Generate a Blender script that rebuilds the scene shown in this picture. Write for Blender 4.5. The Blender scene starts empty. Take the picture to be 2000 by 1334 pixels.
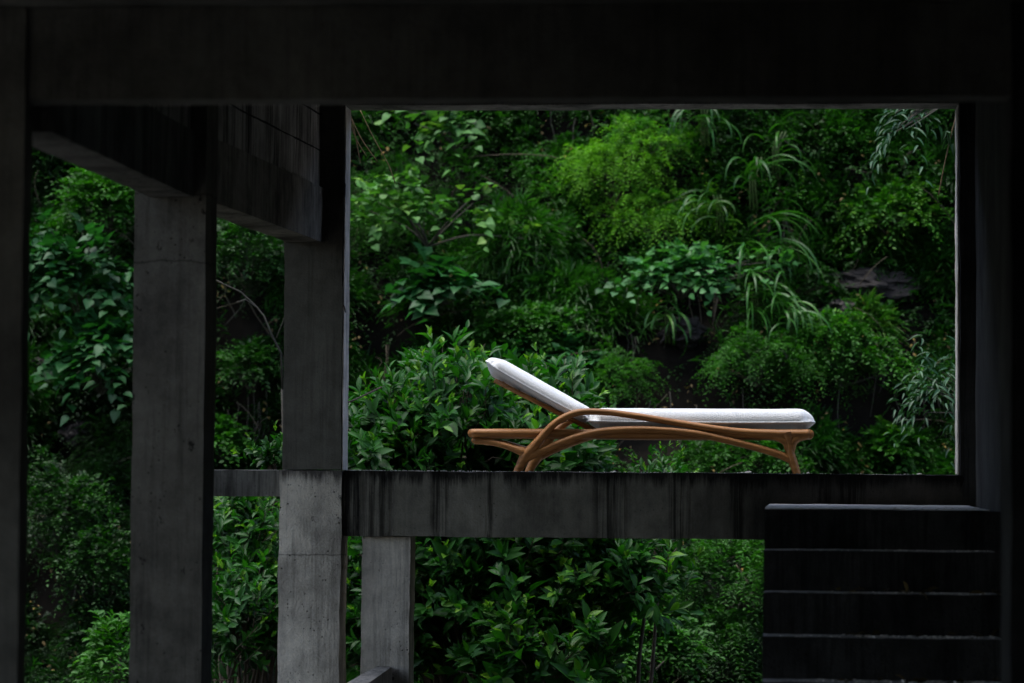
import bpy, math, random
import numpy as np
from mathutils import Vector, Matrix, noise as mnoise
rng = np.random.default_rng(7); random.seed(7)
scene = bpy.context.scene
COL = scene.collection

# ------------------------------------------------------------------ camera
FPX = 6200.0; EZ = 3.2
cam_d = bpy.data.cameras.new("camera"); cam = bpy.data.objects.new("camera", cam_d); COL.objects.link(cam)
cam_d.sensor_width = 36.0; cam_d.lens = FPX * 36.0 / 2000.0; cam_d.clip_start = 0.1; cam_d.clip_end = 500
YAW = math.atan(560 / FPX); PITCH = math.atan(255 / FPX); ROLL = 0.007
CR = Matrix.Rotation(YAW, 3, 'Z') @ Matrix.Rotation(math.pi / 2 + PITCH, 3, 'X') @ Matrix.Rotation(ROLL, 3, 'Z')
cam.matrix_world = Matrix.Translation((0, 0, EZ)) @ CR.to_4x4()
cam_d.dof.use_dof = True; cam_d.dof.focus_distance = 19.3; cam_d.dof.aperture_fstop = 2.2
scene.camera = cam
scene.render.resolution_x = 1024; scene.render.resolution_y = 683

# ------------------------------------------------------------------ sky, sun, exposure
SUN_EL, SUN_AZ = math.radians(74), math.radians(250)
w = bpy.data.worlds.new("World"); scene.world = w; w.use_nodes = True
nt = w.node_tree; bg = nt.nodes["Background"]
sky = nt.nodes.new("ShaderNodeTexSky"); sky.sky_type = 'NISHITA'; sky.sun_disc = False
sky.sun_elevation = SUN_EL; sky.sun_rotation = SUN_AZ; sky.air_density = 1.0; sky.dust_density = 3.0; sky.ozone_density = 1.0
nt.links.new(sky.outputs[0], bg.inputs[0]); bg.inputs[1].default_value = 0.11
sd = bpy.data.lights.new("sun", 'SUN'); sd.energy = 1.1; sd.angle = math.radians(40); sd.color = (0.97, 1.0, 1.0)
so = bpy.data.objects.new("sun", sd); COL.objects.link(so)
sv = Vector((math.sin(SUN_AZ) * math.cos(SUN_EL), math.cos(SUN_AZ) * math.cos(SUN_EL), math.sin(SUN_EL)))
so.rotation_euler = sv.to_track_quat('Z', 'Y').to_euler(); so.location = (0, 0, 30)
scene.view_settings.view_transform = 'Standard'; scene.view_settings.look = 'None'
scene.view_settings.exposure = 2.0; scene.view_settings.gamma = 1

# ------------------------------------------------------------------ helpers
def P(px, py, Y):
    """point on the vertical plane y=Y that the photograph shows at (px, py)"""
    d = CR @ Vector(((px - 1000) / FPX, -(py - 667) / FPX, -1))
    t = Y / d.y
    return Vector((d.x * t, Y, EZ + d.z * t))
def PX(px, Y, py=925): return P(px, py, Y).x
def PZ(py, Y, px=1000): return P(px, py, Y).z

def tag(o, label=None, cat=None, group=None, kind=None):
    if label: o['label'] = label
    if cat: o['category'] = cat
    if group: o['group'] = group
    if kind: o['kind'] = kind
    return o
def link(name, me, mat, parent=None):
    o = bpy.data.objects.new(name, me); COL.objects.link(o)
    if mat is not None:
        me.materials.clear(); me.materials.append(mat)
    if parent is not None:
        o.parent = parent; o.matrix_parent_inverse = Matrix.Translation(-parent.location)
    return o
def empty(name, loc):
    o = bpy.data.objects.new(name, None); COL.objects.link(o); o.location = loc; o.empty_display_size = 0.2
    return o
def copy_tree(o, loc, rz=0, scale=1.0):
    r = o.copy(); COL.objects.link(r)
    r.location = loc; r.rotation_euler = (0, 0, rz); r.scale = (scale,) * 3
    for ch in list(o.children):
        c = ch.copy(); COL.objects.link(c); c.parent = r
    return r

class MB:
    """collects plain geometry; becomes one mesh object"""
    def __init__(s): s.v = []; s.f = []
    def box(s, x0, x1, y0, y1, z0, z1):
        return s.prism([(x0, y0), (x1, y0), (x1, y1), (x0, y1)], z0, z1)
    def prism(s, pts, z0, z1):
        n = len(pts); b = len(s.v)
        s.v += [(p[0], p[1], z0) for p in pts] + [(p[0], p[1], z1) for p in pts]
        s.f.append([b + i for i in range(n)][::-1]); s.f.append([b + n + i for i in range(n)])
        for i in range(n):
            j = (i + 1) % n; s.f.append([b + i, b + j, b + n + j, b + n + i])
        return s
    def hexa(s, a):   # eight corners: bottom ring 0-3, top ring 4-7
        b = len(s.v); s.v += [tuple(p) for p in a]
        for q in ((3, 2, 1, 0), (4, 5, 6, 7), (0, 1, 5, 4), (1, 2, 6, 5), (2, 3, 7, 6), (3, 0, 4, 7)):
            s.f.append([b + i for i in q])
        return s
    def tube(s, pts, rad, n=8, flat=1.0, cap=True):
        pts = [Vector(p) for p in pts]; m = len(pts)
        rad = rad if hasattr(rad, '__len__') else [rad] * m
        b = len(s.v); up = None
        for i, p in enumerate(pts):
            t = (pts[min(i + 1, m - 1)] - pts[max(i - 1, 0)]).normalized()
            if up is None:
                up = Vector((0, 1, 0)) if abs(t.y) < 0.9 else Vector((1, 0, 0))
            u = (up - t * up.dot(t)).normalized(); up = u; vv = t.cross(u)
            for k in range(n):
                a = 2 * math.pi * k / n
                s.v.append(tuple(p + (u * math.cos(a) * flat + vv * math.sin(a)) * rad[i]))
        for i in range(m - 1):
            for k in range(n):
                k2 = (k + 1) % n
                s.f.append([b + i * n + k, b + i * n + k2, b + (i + 1) * n + k2, b + (i + 1) * n + k])
        if cap:
            s.f.append([b + k for k in range(n)][::-1]); s.f.append([b + (m - 1) * n + k for k in range(n)])
        return s
    def mesh(s, name='mesh'):
        me = bpy.data.meshes.new(name); me.from_pydata(s.v, [], s.f); me.update(); return me
    def build(s, name, mat, parent=None, smooth=False, bevel=0, rough=0.0, cuts=0.0):
        me = s.mesh(name)
        if cuts or bevel or rough:
            import bmesh
            bm = bmesh.new(); bm.from_mesh(me)
            if cuts:
                for _ in range(7):
                    es = [e for e in bm.edges if e.calc_length() > cuts]
                    if not es: break
                    bmesh.ops.subdivide_edges(bm, edges=es, cuts=1, use_grid_fill=True)
            if rough:
                bm.normal_update()
                offs = []
                for v in bm.verts:
                    nz = mnoise.noise_vector(v.co * 9.0) * rough * 0.5 + mnoise.noise_vector(v.co * 1.7) * rough
                    edge = max((e.calc_face_angle(0) for e in v.link_edges), default=0) > 0.5
                    if edge: nz += -v.normal * abs(mnoise.noise(v.co * 14.0)) * rough * 2.2
                    offs.append(nz)
                for v, q in zip(bm.verts, offs): v.co += q
            bmesh.ops.recalc_face_normals(bm, faces=bm.faces)
            bm.to_mesh(me); bm.free()
        o = link(name, me, mat, parent)
        if smooth:
            for p in me.polygons: p.use_smooth = True
        if bevel:
            md = o.modifiers.new('bevel', 'BEVEL'); md.width = bevel; md.segments = 2; md.limit_method = 'ANGLE'
        return o

# ------------------------------------------------------------------ materials
def newmat(name):
    m = bpy.data.materials.new(name); m.use_nodes = True
    return m, m.node_tree, m.node_tree.nodes, m.node_tree.links, m.node_tree.nodes['Principled BSDF']
def tex_noise(N, L, coord, scale, detail=4, mapping=None, rough=0.55):
    n = N.new('ShaderNodeTexNoise'); n.inputs['Scale'].default_value = scale; n.inputs['Detail'].default_value = detail
    n.inputs['Roughness'].default_value = rough
    if mapping:
        mp = N.new('ShaderNodeMapping'); mp.inputs['Scale'].default_value = mapping
        L.new(coord, mp.inputs['Vector']); L.new(mp.outputs[0], n.inputs['Vector'])
    else: L.new(coord, n.inputs['Vector'])
    return n.outputs['Fac']
def ramp(N, L, fac, stops):
    r = N.new('ShaderNodeValToRGB')
    while len(r.color_ramp.elements) < len(stops): r.color_ramp.elements.new(0.5)
    for e, (p, c) in zip(r.color_ramp.elements, stops):
        e.position = p; e.color = (*c, 1) if hasattr(c, '__len__') else (c, c, c, 1)
    L.new(fac, r.inputs[0]); return r.outputs[0]
def mult(N, L, a, b, fac=1.0, mode='MULTIPLY'):
    m = N.new('ShaderNodeMix'); m.data_type = 'RGBA'; m.blend_type = mode; m.inputs[0].default_value = fac
    for s, q in ((a, 6), (b, 7)):
        if isinstance(s, tuple): m.inputs[q].default_value = (*s, 1)
        else: L.new(s, m.inputs[q])
    return m.outputs[2]

def concrete(name, base, stain=0.5, streak=0.5, pits=0.5, bump=0.5, left_stain=None, right_shade=None, top_drip=None, joints=(), drips=()):
    m, T, N, L, B = newmat(name)
    tc = N.new('ShaderNodeTexCoord').outputs['Object']
    big = tex_noise(N, L, tc, 1.3, 6); mid = tex_noise(N, L, tc, 7, 8, rough=0.65); fine = tex_noise(N, L, tc, 90, 4)
    c = ramp(N, L, big, [(0.3, tuple(x * 0.62 for x in base)), (0.7, tuple(x * 1.25 for x in base))])
    c = mult(N, L, c, ramp(N, L, mid, [(0.3, 0.66), (0.62, 1.12)]), 0.8)
    c = mult(N, L, c, ramp(N, L, fine, [(0.3, 0.8), (0.7, 1.1)]), 0.5)
    st = tex_noise(N, L, tc, 1.0, 6, (7, 7, 0.30), 0.75)
    st2 = tex_noise(N, L, tc, 1.0, 5, (38, 38, 1.6), 0.7)
    gt = ramp(N, L, tex_noise(N, L, tc, 1.0, 3, (2.2, 2.2, 1.2)), [(0.45, 0.0), (0.62, 1.0)])
    c = mult(N, L, c, ramp(N, L, st, [(0.36, (0.10, 0.10, 0.105)), (0.47, (1, 1, 1))]), streak)
    fine_st = mult(N, L, ramp(N, L, st2, [(0.40, (0.2, 0.2, 0.2)), (0.5, (1, 1, 1))]), gt, 1.0, 'LIGHTEN')
    c = mult(N, L, c, fine_st, streak)
    bl = tex_noise(N, L, tc, 2.3, 7, (1, 1, 0.6), 0.7)
    c = mult(N, L, c, ramp(N, L, bl, [(0.36, (0.22, 0.22, 0.23)), (0.52, (1, 1, 1))]), stain)
    sx = N.new('ShaderNodeSeparateXYZ'); L.new(tc, sx.inputs[0])
    def lin(src, k, off, nz, amp):                  # src*k + off + (nz-0.5)*amp
        a = N.new('ShaderNodeMath'); a.operation = 'MULTIPLY_ADD'; L.new(src, a.inputs[0]); a.inputs[1].default_value = k; a.inputs[2].default_value = off - .5 * amp
        b_ = N.new('ShaderNodeMath'); b_.operation = 'MULTIPLY_ADD'; L.new(nz, b_.inputs[0]); b_.inputs[1].default_value = amp; L.new(a.outputs[0], b_.inputs[2])
        return b_
    if left_stain is not None:
        o = lin(sx.outputs['X'], 1.0, -left_stain, tex_noise(N, L, tc, 1.0, 5, (30, 30, .7), .7), .55)
        c = mult(N, L, c, ramp(N, L, o.outputs[0], [(0.0, (.07, .07, .08)), (0.14, (1, 1, 1))]))
    if right_shade is not None:
        o = lin(sx.outputs['X'], -1.0, right_shade, tex_noise(N, L, tc, 1.0, 5, (9, 9, 1.2), .7), .5)
        c = mult(N, L, c, ramp(N, L, o.outputs[0], [(0.0, (.16, .16, .17)), (0.5, (1, 1, 1))]))  # shade toward the right end, put into the colour
    if top_drip is not None:
        o = lin(sx.outputs['Z'], -1.0, top_drip, tex_noise(N, L, tc, 1.0, 6, (14, 14, .5), .85), .30)
        c = mult(N, L, c, ramp(N, L, o.outputs[0], [(0.0, (.16, .16, .17)), (0.06, (1, 1, 1))]))
    dn = tex_noise(N, L, tc, 1.0, 5, (45, 45, .5), .7)
    for (xd, wd) in drips:
        o = lin(sx.outputs['X'], 1.0, -xd, tex_noise(N, L, tc, 1.0, 4, (6, 6, 2.5)), .10)
        ab = N.new('ShaderNodeMath'); ab.operation = 'ABSOLUTE'; L.new(o.outputs[0], ab.inputs[0])
        near = ramp(N, L, ab.outputs[0], [(wd * .4, 0.0), (wd, 1.0)])
        c = mult(N, L, c, mult(N, L, ramp(N, L, dn, [(.42, .22), (.56, 1.0)]), near, 1.0, 'LIGHTEN'))
    for zj in joints:
        o = lin(sx.outputs['Z'], 1.0, -zj, tex_noise(N, L, tc, 9, 4), .05)
        o.use_clamp = False; ab = N.new('ShaderNodeMath'); ab.operation = 'ABSOLUTE'; L.new(o.outputs[0], ab.inputs[0])
        c = mult(N, L, c, ramp(N, L, ab.outputs[0], [(0.0, (.40, .40, .40)), (0.006, (1, 1, 1))]))
    v = N.new('ShaderNodeTexVoronoi'); v.inputs['Scale'].default_value = 34; L.new(tc, v.inputs['Vector'])
    gate = ramp(N, L, tex_noise(N, L, tc, 5, 3), [(0.52, 0.0), (0.62, 1.0)])
    pit = ramp(N, L, v.outputs['Distance'], [(0.10, 1.0), (0.2, 0.0)])
    pm = mult(N, L, pit, gate)
    inv = N.new('ShaderNodeMath'); inv.operation = 'MULTIPLY_ADD'; L.new(pm, inv.inputs[0]); inv.inputs[1].default_value = -0.85 * pits; inv.inputs[2].default_value = 1
    c = mult(N, L, c, inv.outputs[0])
    L.new(c, B.inputs['Base Color']); B.inputs['Roughness'].default_value = 0.9; B.inputs['Specular IOR Level'].default_value = 0.12
    ch_ = tex_noise(N, L, tc, 11, 9, (1, 1, .7), .75)
    if pits >= .9:
        c = mult(N, L, c, ramp(N, L, ch_, [(.355, .18), (.375, 1.0)])); L.new(c, B.inputs['Base Color'])
    h = N.new('ShaderNodeMath'); h.operation = 'MULTIPLY_ADD'; L.new(mid, h.inputs[0]); h.inputs[1].default_value = 1.0
    L.new(fine, h.inputs[2])
    h2 = N.new('ShaderNodeMath'); h2.operation = 'SUBTRACT'; L.new(h.outputs[0], h2.inputs[0]); L.new(pm, h2.inputs[1])
    bp = N.new('ShaderNodeBump'); bp.inputs['Strength'].default_value = bump; bp.inputs['Distance'].default_value = 0.008
    L.new(h2.outputs[0], bp.inputs['Height']); L.new(bp.outputs[0], B.inputs['Normal'])
    return m
def leafmat(name, dark, light, young=None, rough=0.45, trans=0.25, spec=0.5, K=0.33):
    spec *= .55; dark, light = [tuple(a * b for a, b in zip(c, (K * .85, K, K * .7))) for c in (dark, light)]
    if young: young = tuple(a * b for a, b in zip(young, (K * .95, K, K * .7)))
    m, T, N, L, B = newmat(name)
    a = N.new('ShaderNodeAttribute'); a.attribute_name = 'tint'
    stops = [(0.0, dark), (0.75, light)]
    stops.append((1.0, young if young else tuple(x * 1.3 for x in light)))
    c = ramp(N, L, a.outputs['Fac'], stops)
    tc = N.new('ShaderNodeTexCoord').outputs['Object']
    c = mult(N, L, c, ramp(N, L, tex_noise(N, L, tc, 2.2, 4), [(0.3, 0.6), (0.7, 1.3)]), 0.7)
    L.new(c, B.inputs['Base Color']); B.inputs['Roughness'].default_value = rough
    B.inputs['Specular IOR Level'].default_value = spec
    tr = N.new('ShaderNodeBsdfTranslucent'); L.new(mult(N, L, c, (1.6, 2.0, 0.7)), tr.inputs['Color'])
    mx = N.new('ShaderNodeMixShader'); mx.inputs[0].default_value = trans
    L.new(B.outputs[0], mx.inputs[1]); L.new(tr.outputs[0], mx.inputs[2])
    L.new(mx.outputs[0], N['Material Output'].inputs['Surface'])
    return m
def plain(name, col, rough=0.8, nscale=8, var=0.35, mapping=None, bump=0.3, metal=0, spec=0.3):
    m, T, N, L, B = newmat(name)
    tc = N.new('ShaderNodeTexCoord').outputs['Object']
    f = tex_noise(N, L, tc, nscale, 7, mapping, 0.65)
    c = ramp(N, L, f, [(0.3, tuple(x * (1 - var) for x in col)), (0.7, tuple(x * (1 + var) for x in col))])
    L.new(c, B.inputs['Base Color']); B.inputs['Roughness'].default_value = rough; B.inputs['Metallic'].default_value = metal; B.inputs['Specular IOR Level'].default_value = spec
    bp = N.new('ShaderNodeBump'); bp.inputs['Strength'].default_value = bump; bp.inputs['Distance'].default_value = 0.01
    L.new(f, bp.inputs['Height']); L.new(bp.outputs[0], B.inputs['Normal'])
    return m

M = {}
M['conc'] = concrete('concrete_weathered', (0.18, 0.174, 0.157), 0.7, 0.6, 0.6)
M['conc_smooth'] = concrete('concrete_smooth', (0.135, 0.128, 0.108), 0.35, 0.25, 0.2)
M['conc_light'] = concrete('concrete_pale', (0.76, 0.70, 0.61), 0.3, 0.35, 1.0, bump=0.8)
M['conc_lit'] = concrete('concrete_lit', (0.72, 0.665, 0.60), 0.2, 0.5, 0.7)  # pale tone standing in for daylight on a column side and the curb
M['conc_lit_beam'] = concrete('concrete_lit_beam', (0.30, 0.28, 0.245), 0.8, 0.5, 0.95)  # far side beam, paler to paint in the light at its end
M['conc_streak'] = concrete('concrete_streaked', (0.17, 0.165, 0.145), 0.6, 0.85, 0.4)
M['conc_block'] = concrete('block_wall_streaked', (0.50, 0.47, 0.43), 0.35, 1.0, 0.2)
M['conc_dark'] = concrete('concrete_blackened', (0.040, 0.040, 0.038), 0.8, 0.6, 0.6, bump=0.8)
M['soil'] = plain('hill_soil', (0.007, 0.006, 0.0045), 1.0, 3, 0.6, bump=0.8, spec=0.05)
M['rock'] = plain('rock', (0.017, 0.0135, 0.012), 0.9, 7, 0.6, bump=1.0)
M['ground'] = plain('ground_earth', (0.02, 0.02, 0.013), 0.95, 0.8, 0.5)
M['bark'] = plain('bark', (0.055, 0.042, 0.03), 0.85, 20, 0.4, (1, 1, 0.3))
M['palebark'] = plain('pale_bark', (0.045, 0.04, 0.03), 0.8, 20, 0.4)
M['twig'] = plain('dry_twig', (0.20, 0.13, 0.075), 0.8, 30, 0.4)
M['shoot'] = plain('bare_shoot', (0.055, 0.042, 0.026), 0.85, 30, 0.4)
M['greenstem'] = plain('green_stem', (0.05, 0.08, 0.02), 0.6, 20, 0.3)
M['steel'] = plain('rusty_wire', (0.05, 0.032, 0.025), 0.7, 40, 0.5)
M['tread'] = plain('tread_sheet', (0.30, 0.295, 0.28), 0.95, 14, 0.8)
M['rubble'] = plain('crumbs_and_lit_top', (0.60, 0.565, 0.52), 0.9, 60, 0.4)

M['lf_under'] = leafmat('leaf_undergrowth', (0.009, 0.050, 0.004), (0.075, 0.31, 0.02), (0.20, 0.50, 0.05), 0.6)
M['lf_fern'] = leafmat('leaf_feathery', (0.010, 0.055, 0.005), (0.095, 0.36, 0.025), (0.34, 0.82, 0.06), 0.65)
M['lf_gloss'] = leafmat('leaf_glossy', (0.012, 0.080, 0.012), (0.055, 0.25, 0.035), (0.34, 0.70, 0.07), 0.5, 0.30, 0.42)
M['lf_pale'] = leafmat('leaf_pale', (0.04, 0.17, 0.03), (0.16, 0.40, 0.10), (0.35, 0.60, 0.14), 0.6)
M['lf_blue'] = leafmat('leaf_bluish', (0.015, 0.085, 0.022), (0.06, 0.28, 0.085), (0.14, 0.45, 0.15), 0.55, 0.25, 0.5)
M['lf_willow'] = leafmat('leaf_slender', (0.02, 0.08, 0.04), (0.07, 0.19, 0.11), (0.11, 0.25, 0.16), 0.5, 0.15, 0.5)
M['grass'] = leafmat('leaf_reed_grass', (0.03, 0.14, 0.02), (0.09, 0.30, 0.045), (0.22, 0.42, 0.09), 0.4)
M['litter'] = leafmat('leaf_litter', (0.05, 0.03, 0.015), (0.12, 0.07, 0.03), (0.25, 0.16, 0.06), 0.8, 0.05, K=1)

# ------------------------------------------------------------------ leaf machinery (numpy)
def nrm(a): return a / np.maximum(np.linalg.norm(a, axis=-1, keepdims=True), 1e-9)
T_SMALL = (np.array([(0, 0, 0), (.42, .5, .16), (1, 0, -.06), (.42, -.5, .16)], float), [(0, 3, 2), (0, 2, 1)])
T_MED = (np.array([(0, 0, 0), (.28, .42, .12), (.66, .40, .10), (1, 0, -.14), (.66, -.40, .10), (.28, -.42, .12), (.5, 0, 0)], float),
         [(0, 6, 2, 1), (6, 3, 2), (0, 5, 4, 6), (6, 4, 3)])
def _big(prof, droop=0.18):
    v = [(0, 0, 0)]
    for t, wd in prof: v += [(t, wd, wd * .28 - droop * t * t), (t, 0, -droop * t * t), (t, -wd, wd * .28 - droop * t * t)]
    v.append((1, 0, -droop)); f = [(0, 2, 1), (0, 3, 2)]
    for i in range(len(prof) - 1):
        a = 1 + 3 * i; b = a + 3
        f += [(a, a + 1, b + 1, b), (a + 1, a + 2, b + 2, b + 1)]
    a = 1 + 3 * (len(prof) - 1); t = len(v) - 1
    f += [(a, a + 1, t), (a + 1, a + 2, t)]
    return (np.array(v, float), f)
T_OVAL = _big([(.12, .20), (.3, .42), (.5, .5), (.72, .36), (.9, .13)], 0.25)
T_HEART = _big([(-.06, .30), (.12, .52), (.35, .56), (.6, .36), (.84, .12)], 0.22)
T_LONG = _big([(.12, .30), (.35, .5), (.6, .44), (.85, .18)], 0.3)

class Leaves:
    def __init__(s): s.V = []; s.L = []; s.C = []; s.A = []; s.n = 0
    def add(s, T, O, D, Nn, ln, wd, tint):
        tv, tf = T; n = len(O)
        if n == 0: return
        D = nrm(D); Yv = nrm(np.cross(Nn, D)); Z = np.cross(D, Yv)
        ln = np.broadcast_to(ln, (n,)); wd = np.broadcast_to(wd, (n,))
        v = O[:, None, :] + D[:, None, :] * (tv[None, :, 0:1] * ln[:, None, None]) \
            + Yv[:, None, :] * (tv[None, :, 1:2] * wd[:, None, None]) + Z[:, None, :] * (tv[None, :, 2:3] * ln[:, None, None] * .8)
        k = len(tv); s.V.append(v.reshape(-1, 3)); s.A.append(np.repeat(np.clip(tint, 0, 1), k))
        flat = np.concatenate([np.array(f) for f in tf]); cnt = np.array([len(f) for f in tf])
        base = s.n + np.arange(n) * k
        s.L.append((base[:, None] + flat[None, :]).ravel()); s.C.append(np.tile(cnt, n)); s.n += n * k
    def mesh(s, name):
        V = np.concatenate(s.V).astype(np.float32); L = np.concatenate(s.L).astype(np.int32); C = np.concatenate(s.C).astype(np.int32)
        me = bpy.data.meshes.new(name); me.vertices.add(len(V)); me.vertices.foreach_set('co', V.ravel())
        me.loops.add(len(L)); me.loops.foreach_set('vertex_index', L)
        me.polygons.add(len(C)); st = np.zeros(len(C), np.int32); st[1:] = np.cumsum(C)[:-1]
        me.polygons.foreach_set('loop_start', st)
        me.polygons.foreach_set('use_smooth', np.ones(len(C), bool))
        at = me.attributes.new('tint', 'FLOAT', 'POINT'); at.data.foreach_set('value', np.concatenate(s.A).astype(np.float32))
        me.update(calc_edges=True); return me
    def build(s, name, mat, parent=None): return link(name, s.mesh(name), mat, parent)

def sprigs(Lv, T, B, D, L, k, ll, lw, tint, droop=0.15, ang=0.9, jit=0.35, up=(0, -0.35, 1.0), tipyoung=0.0, whorl=False):
    """k leaves along each of the curved shoots B + D*L ; arrays over shoots"""
    n = len(B); D = nrm(D); side = nrm(np.cross(D, np.array([0, 0, 1.0]) + 0.2 * rng.normal(size=(n, 3))))
    upv = np.cross(side, D); L = np.broadcast_to(L, (n,)); ll = np.broadcast_to(ll, (n,)); lw = np.broadcast_to(lw, (n,))
    U = np.array(up, float)
    for j in range(k):
        t = (j + 0.5) / k
        pos = B + D * (L * t)[:, None]; pos[:, 2] -= droop * L * t * t * 2
        dd = D.copy(); dd[:, 2] -= droop * 2 * t * 1.2; dd = nrm(dd)
        if whorl:
            a = j * 2.4 + rng.uniform(0, 6.28, n)
            sd = side * np.cos(a)[:, None] + upv * np.sin(a)[:, None]
            aa = ang * (1.15 - 0.65 * t)
            ld = dd * math.cos(aa) + sd * math.sin(aa) + jit * rng.normal(size=(n, 3)) * .5
            nn = dd * 0.8 - sd * 0.5 + U * 0.3 + jit * rng.normal(size=(n, 3)) * .4
        else:
            sg = 1 if j % 2 else -1
            ld = dd * math.cos(ang) + side * (sg * math.sin(ang)) + jit * rng.normal(size=(n, 3)) * .6
            nn = upv * 0.5 + U + jit * rng.normal(size=(n, 3))
        sz = (1 - 0.35 * t) * rng.uniform(.7, 1.2, n)
        tn = tint + rng.normal(size=n) * 0.10 + (tipyoung * max(0, t - .55) * 2)
        Lv.add(T, pos, ld, nn, ll * sz, lw * sz, tn)

def shell(n, C, R, lo=.65, hi=1.0, front=0.25, low=-0.45):
    """random points on the upper/front shell of an ellipsoid; returns points and outward normals"""
    q = nrm(rng.normal(size=(n * 5, 3))); q = q[(q[:, 1] < front) & (q[:, 2] > low)][:n]
    while len(q) < n:
        r = nrm(rng.normal(size=(n * 5, 3))); r = r[(r[:, 1] < front) & (r[:, 2] > low)]; q = np.concatenate([q, r])[:n]
    rad = rng.uniform(lo, hi, n)[:, None]
    return np.array(C) + q * np.array(R) * rad, nrm(q / np.array(R))

# ================================================================== SETTING
# ground: one sheet
GZ = EZ - 2.6
g = MB(); nx = 60
for i in range(nx + 1):
    for j in range(nx + 1):
        x = -90 + 180 * i / nx; y = -90 + 180 * j / nx
        g.v.append((x, y, GZ + 0.05 * math.sin(x * 1.3) * math.cos(y * 0.9)))
for i in range(nx):
    for j in range(nx):
        a = i * (nx + 1) + j; g.f.append([a, a + nx + 1, a + nx + 2, a + 1])
tag(g.build('ground', M['ground'], smooth=True), kind='structure')

# hillside: a steep bank, given as depth over (x, height)
def hillY(x, z):
    h = z - GZ
    base = 24.4 + h * 0.50 if h < 11 else 24.4 + 5.5 + (h - 11) * 3.0
    p = Vector((x * 0.45, z * 0.5, 3.1)); q = Vector((x * 1.3, z * 1.4, 8.7))
    return base + 0.9 * mnoise.noise(p) + 0.32 * mnoise.noise(q)
hx = np.concatenate([np.linspace(-60, -11, 30), np.linspace(-10.8, 6, 140), np.linspace(6.4, 60, 34)])
hz = np.concatenate([np.linspace(GZ - 0.4, EZ + 6, 75), np.linspace(EZ + 6.3, EZ + 16, 18)])
hm = MB()
for x in hx:
    for z in hz: hm.v.append((x, hillY(x, z), z + 0.1 * mnoise.noise(Vector((x * 3, z * 3, 0)))))
for i in range(len(hx) - 1):
    for j in range(len(hz) - 1):
        a = i * len(hz) + j; hm.f.append([a, a + len(hz), a + len(hz) + 1, a + 1])
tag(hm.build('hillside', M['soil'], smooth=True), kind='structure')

# ================================================================== CONCRETE BUILDING
bld = empty('concrete_building', (-1.0, 12.0, EZ - 1.6))
tag(bld, 'dark unfinished concrete building frame of columns, beams and stairs framing the green hill', 'building')
def bbox(name, mat, x0, x1, y0, y1, z0, z1, cuts=0.16, rough=0.004, parent=None):
    return MB().box(x0, x1, y0, y1, z0, z1).build(name, mat, parent or bld, cuts=cuts, rough=rough)
ZF = EZ - 1.6                                                     # floor the photographer stands on
Z_S = PZ(921, 18.3)                                              # terrace top, at eye height
M['conc_mid'] = concrete('concrete_column', (0.150, 0.141, 0.118), 0.6, 0.3, 0.95, joints=(PZ(378, 15.15, 330), PZ(512, 15.15, 330)))
# --- near frame (plane y = 12)
nb0 = PZ(192, 12.0); nb1 = PZ(9, 12.0)
bbox('front_beam', M['conc_smooth'], -3.02, 0.80, 12.0, 12.2, nb0, nb1, 0.2)
bbox('roof_slab', M['conc_smooth'], -8.0, 1.25, -4.2, 12.24, nb1 + .002, nb1 + .16, 0.5)  # carried left out of view to keep light off the columns
bbox('column', M['conc_smooth'], -3.30, -2.975, 12.0 - .02, 12.11, GZ - .2, nb1, 0.16)
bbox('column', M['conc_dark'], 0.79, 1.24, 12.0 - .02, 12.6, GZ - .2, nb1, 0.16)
# --- wall filling above the front beam and roof of the far bay
bbox('parapet_wall', M['conc_smooth'], -3.3, 1.2, 12.242, 12.38, nb1 + .003, EZ + 2.56, 0.4)
bbox('roof_slab', M['conc_smooth'], -7.0, 1.25, 12.0, 18.62, EZ + 2.562, EZ + 2.72, 0.4)  # left part is unseen, added to shade the column fronts
# --- middle column and far left column
mx0, mx1 = PX(256, 15.15), PX(397, 15.15)
bbox('column', M['conc_mid'], mx0, mx1, 15.15, 15.45, GZ - .2, EZ + 2.56, 0.14)
c0, c1 = PX(551, 18.3), PX(666, 18.3)
bbox('column', M['conc_smooth'], c0, c1, 18.3, 18.52, Z_S + .002, EZ + 2.56, 0.12, 0.005)
M['conc_foot'] = concrete('concrete_foot', (0.66, 0.60, 0.51), 0.6, 0.35, 1.0, bump=0.9, joints=(PZ(1084, 18.28, 600),), top_drip=Z_S - .02)
bbox('column_foot', M['conc_foot'], c0 - .015, c1 + .008, 18.275, 18.55, GZ - .3, Z_S, 0.10, 0.009)
# --- sloping-in-plan side beams with block wall above
def side_seg(name, mat, xa, ya, xb, yb, wdt, z0, z1, cuts=0.14, rough=.004):
    return MB().prism([(xa - wdt, ya), (xa, ya), (xb, yb), (xb - wdt, yb)], z0, z1).build(name, mat, bld, cuts=cuts, rough=rough)
zb0, zb1 = EZ + 1.330, EZ + 1.652
side_seg('side_beam', M['conc'], -2.926, 12.205, -2.92, 15.148, .21, zb0 - .01, zb1 - .01)
side_seg('side_beam', M['conc_lit_beam'], -2.90, 15.452, -2.764, 18.298, .21, zb0, zb1)
side_seg('block_wall', M['conc_block'], -2.945, 12.385, -2.94, 15.148, .16, zb1 - .008, EZ + 2.56)
wl = side_seg('block_wall', M['conc_block'], -2.925, 15.452, -2.785, 18.296, .16, zb1 + .002, EZ + 2.56)
for zz in (EZ + 1.86, EZ + 2.07, EZ + 2.28):                       # mortar courses
    mc = MB().prism([(-2.925, 15.46), (-2.921, 15.46), (-2.781, 18.29), (-2.785, 18.29)], zz, zz + .012)
    mc.build('mortar_course', M['conc_dark'], wl, cuts=.1, rough=.004)
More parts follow.
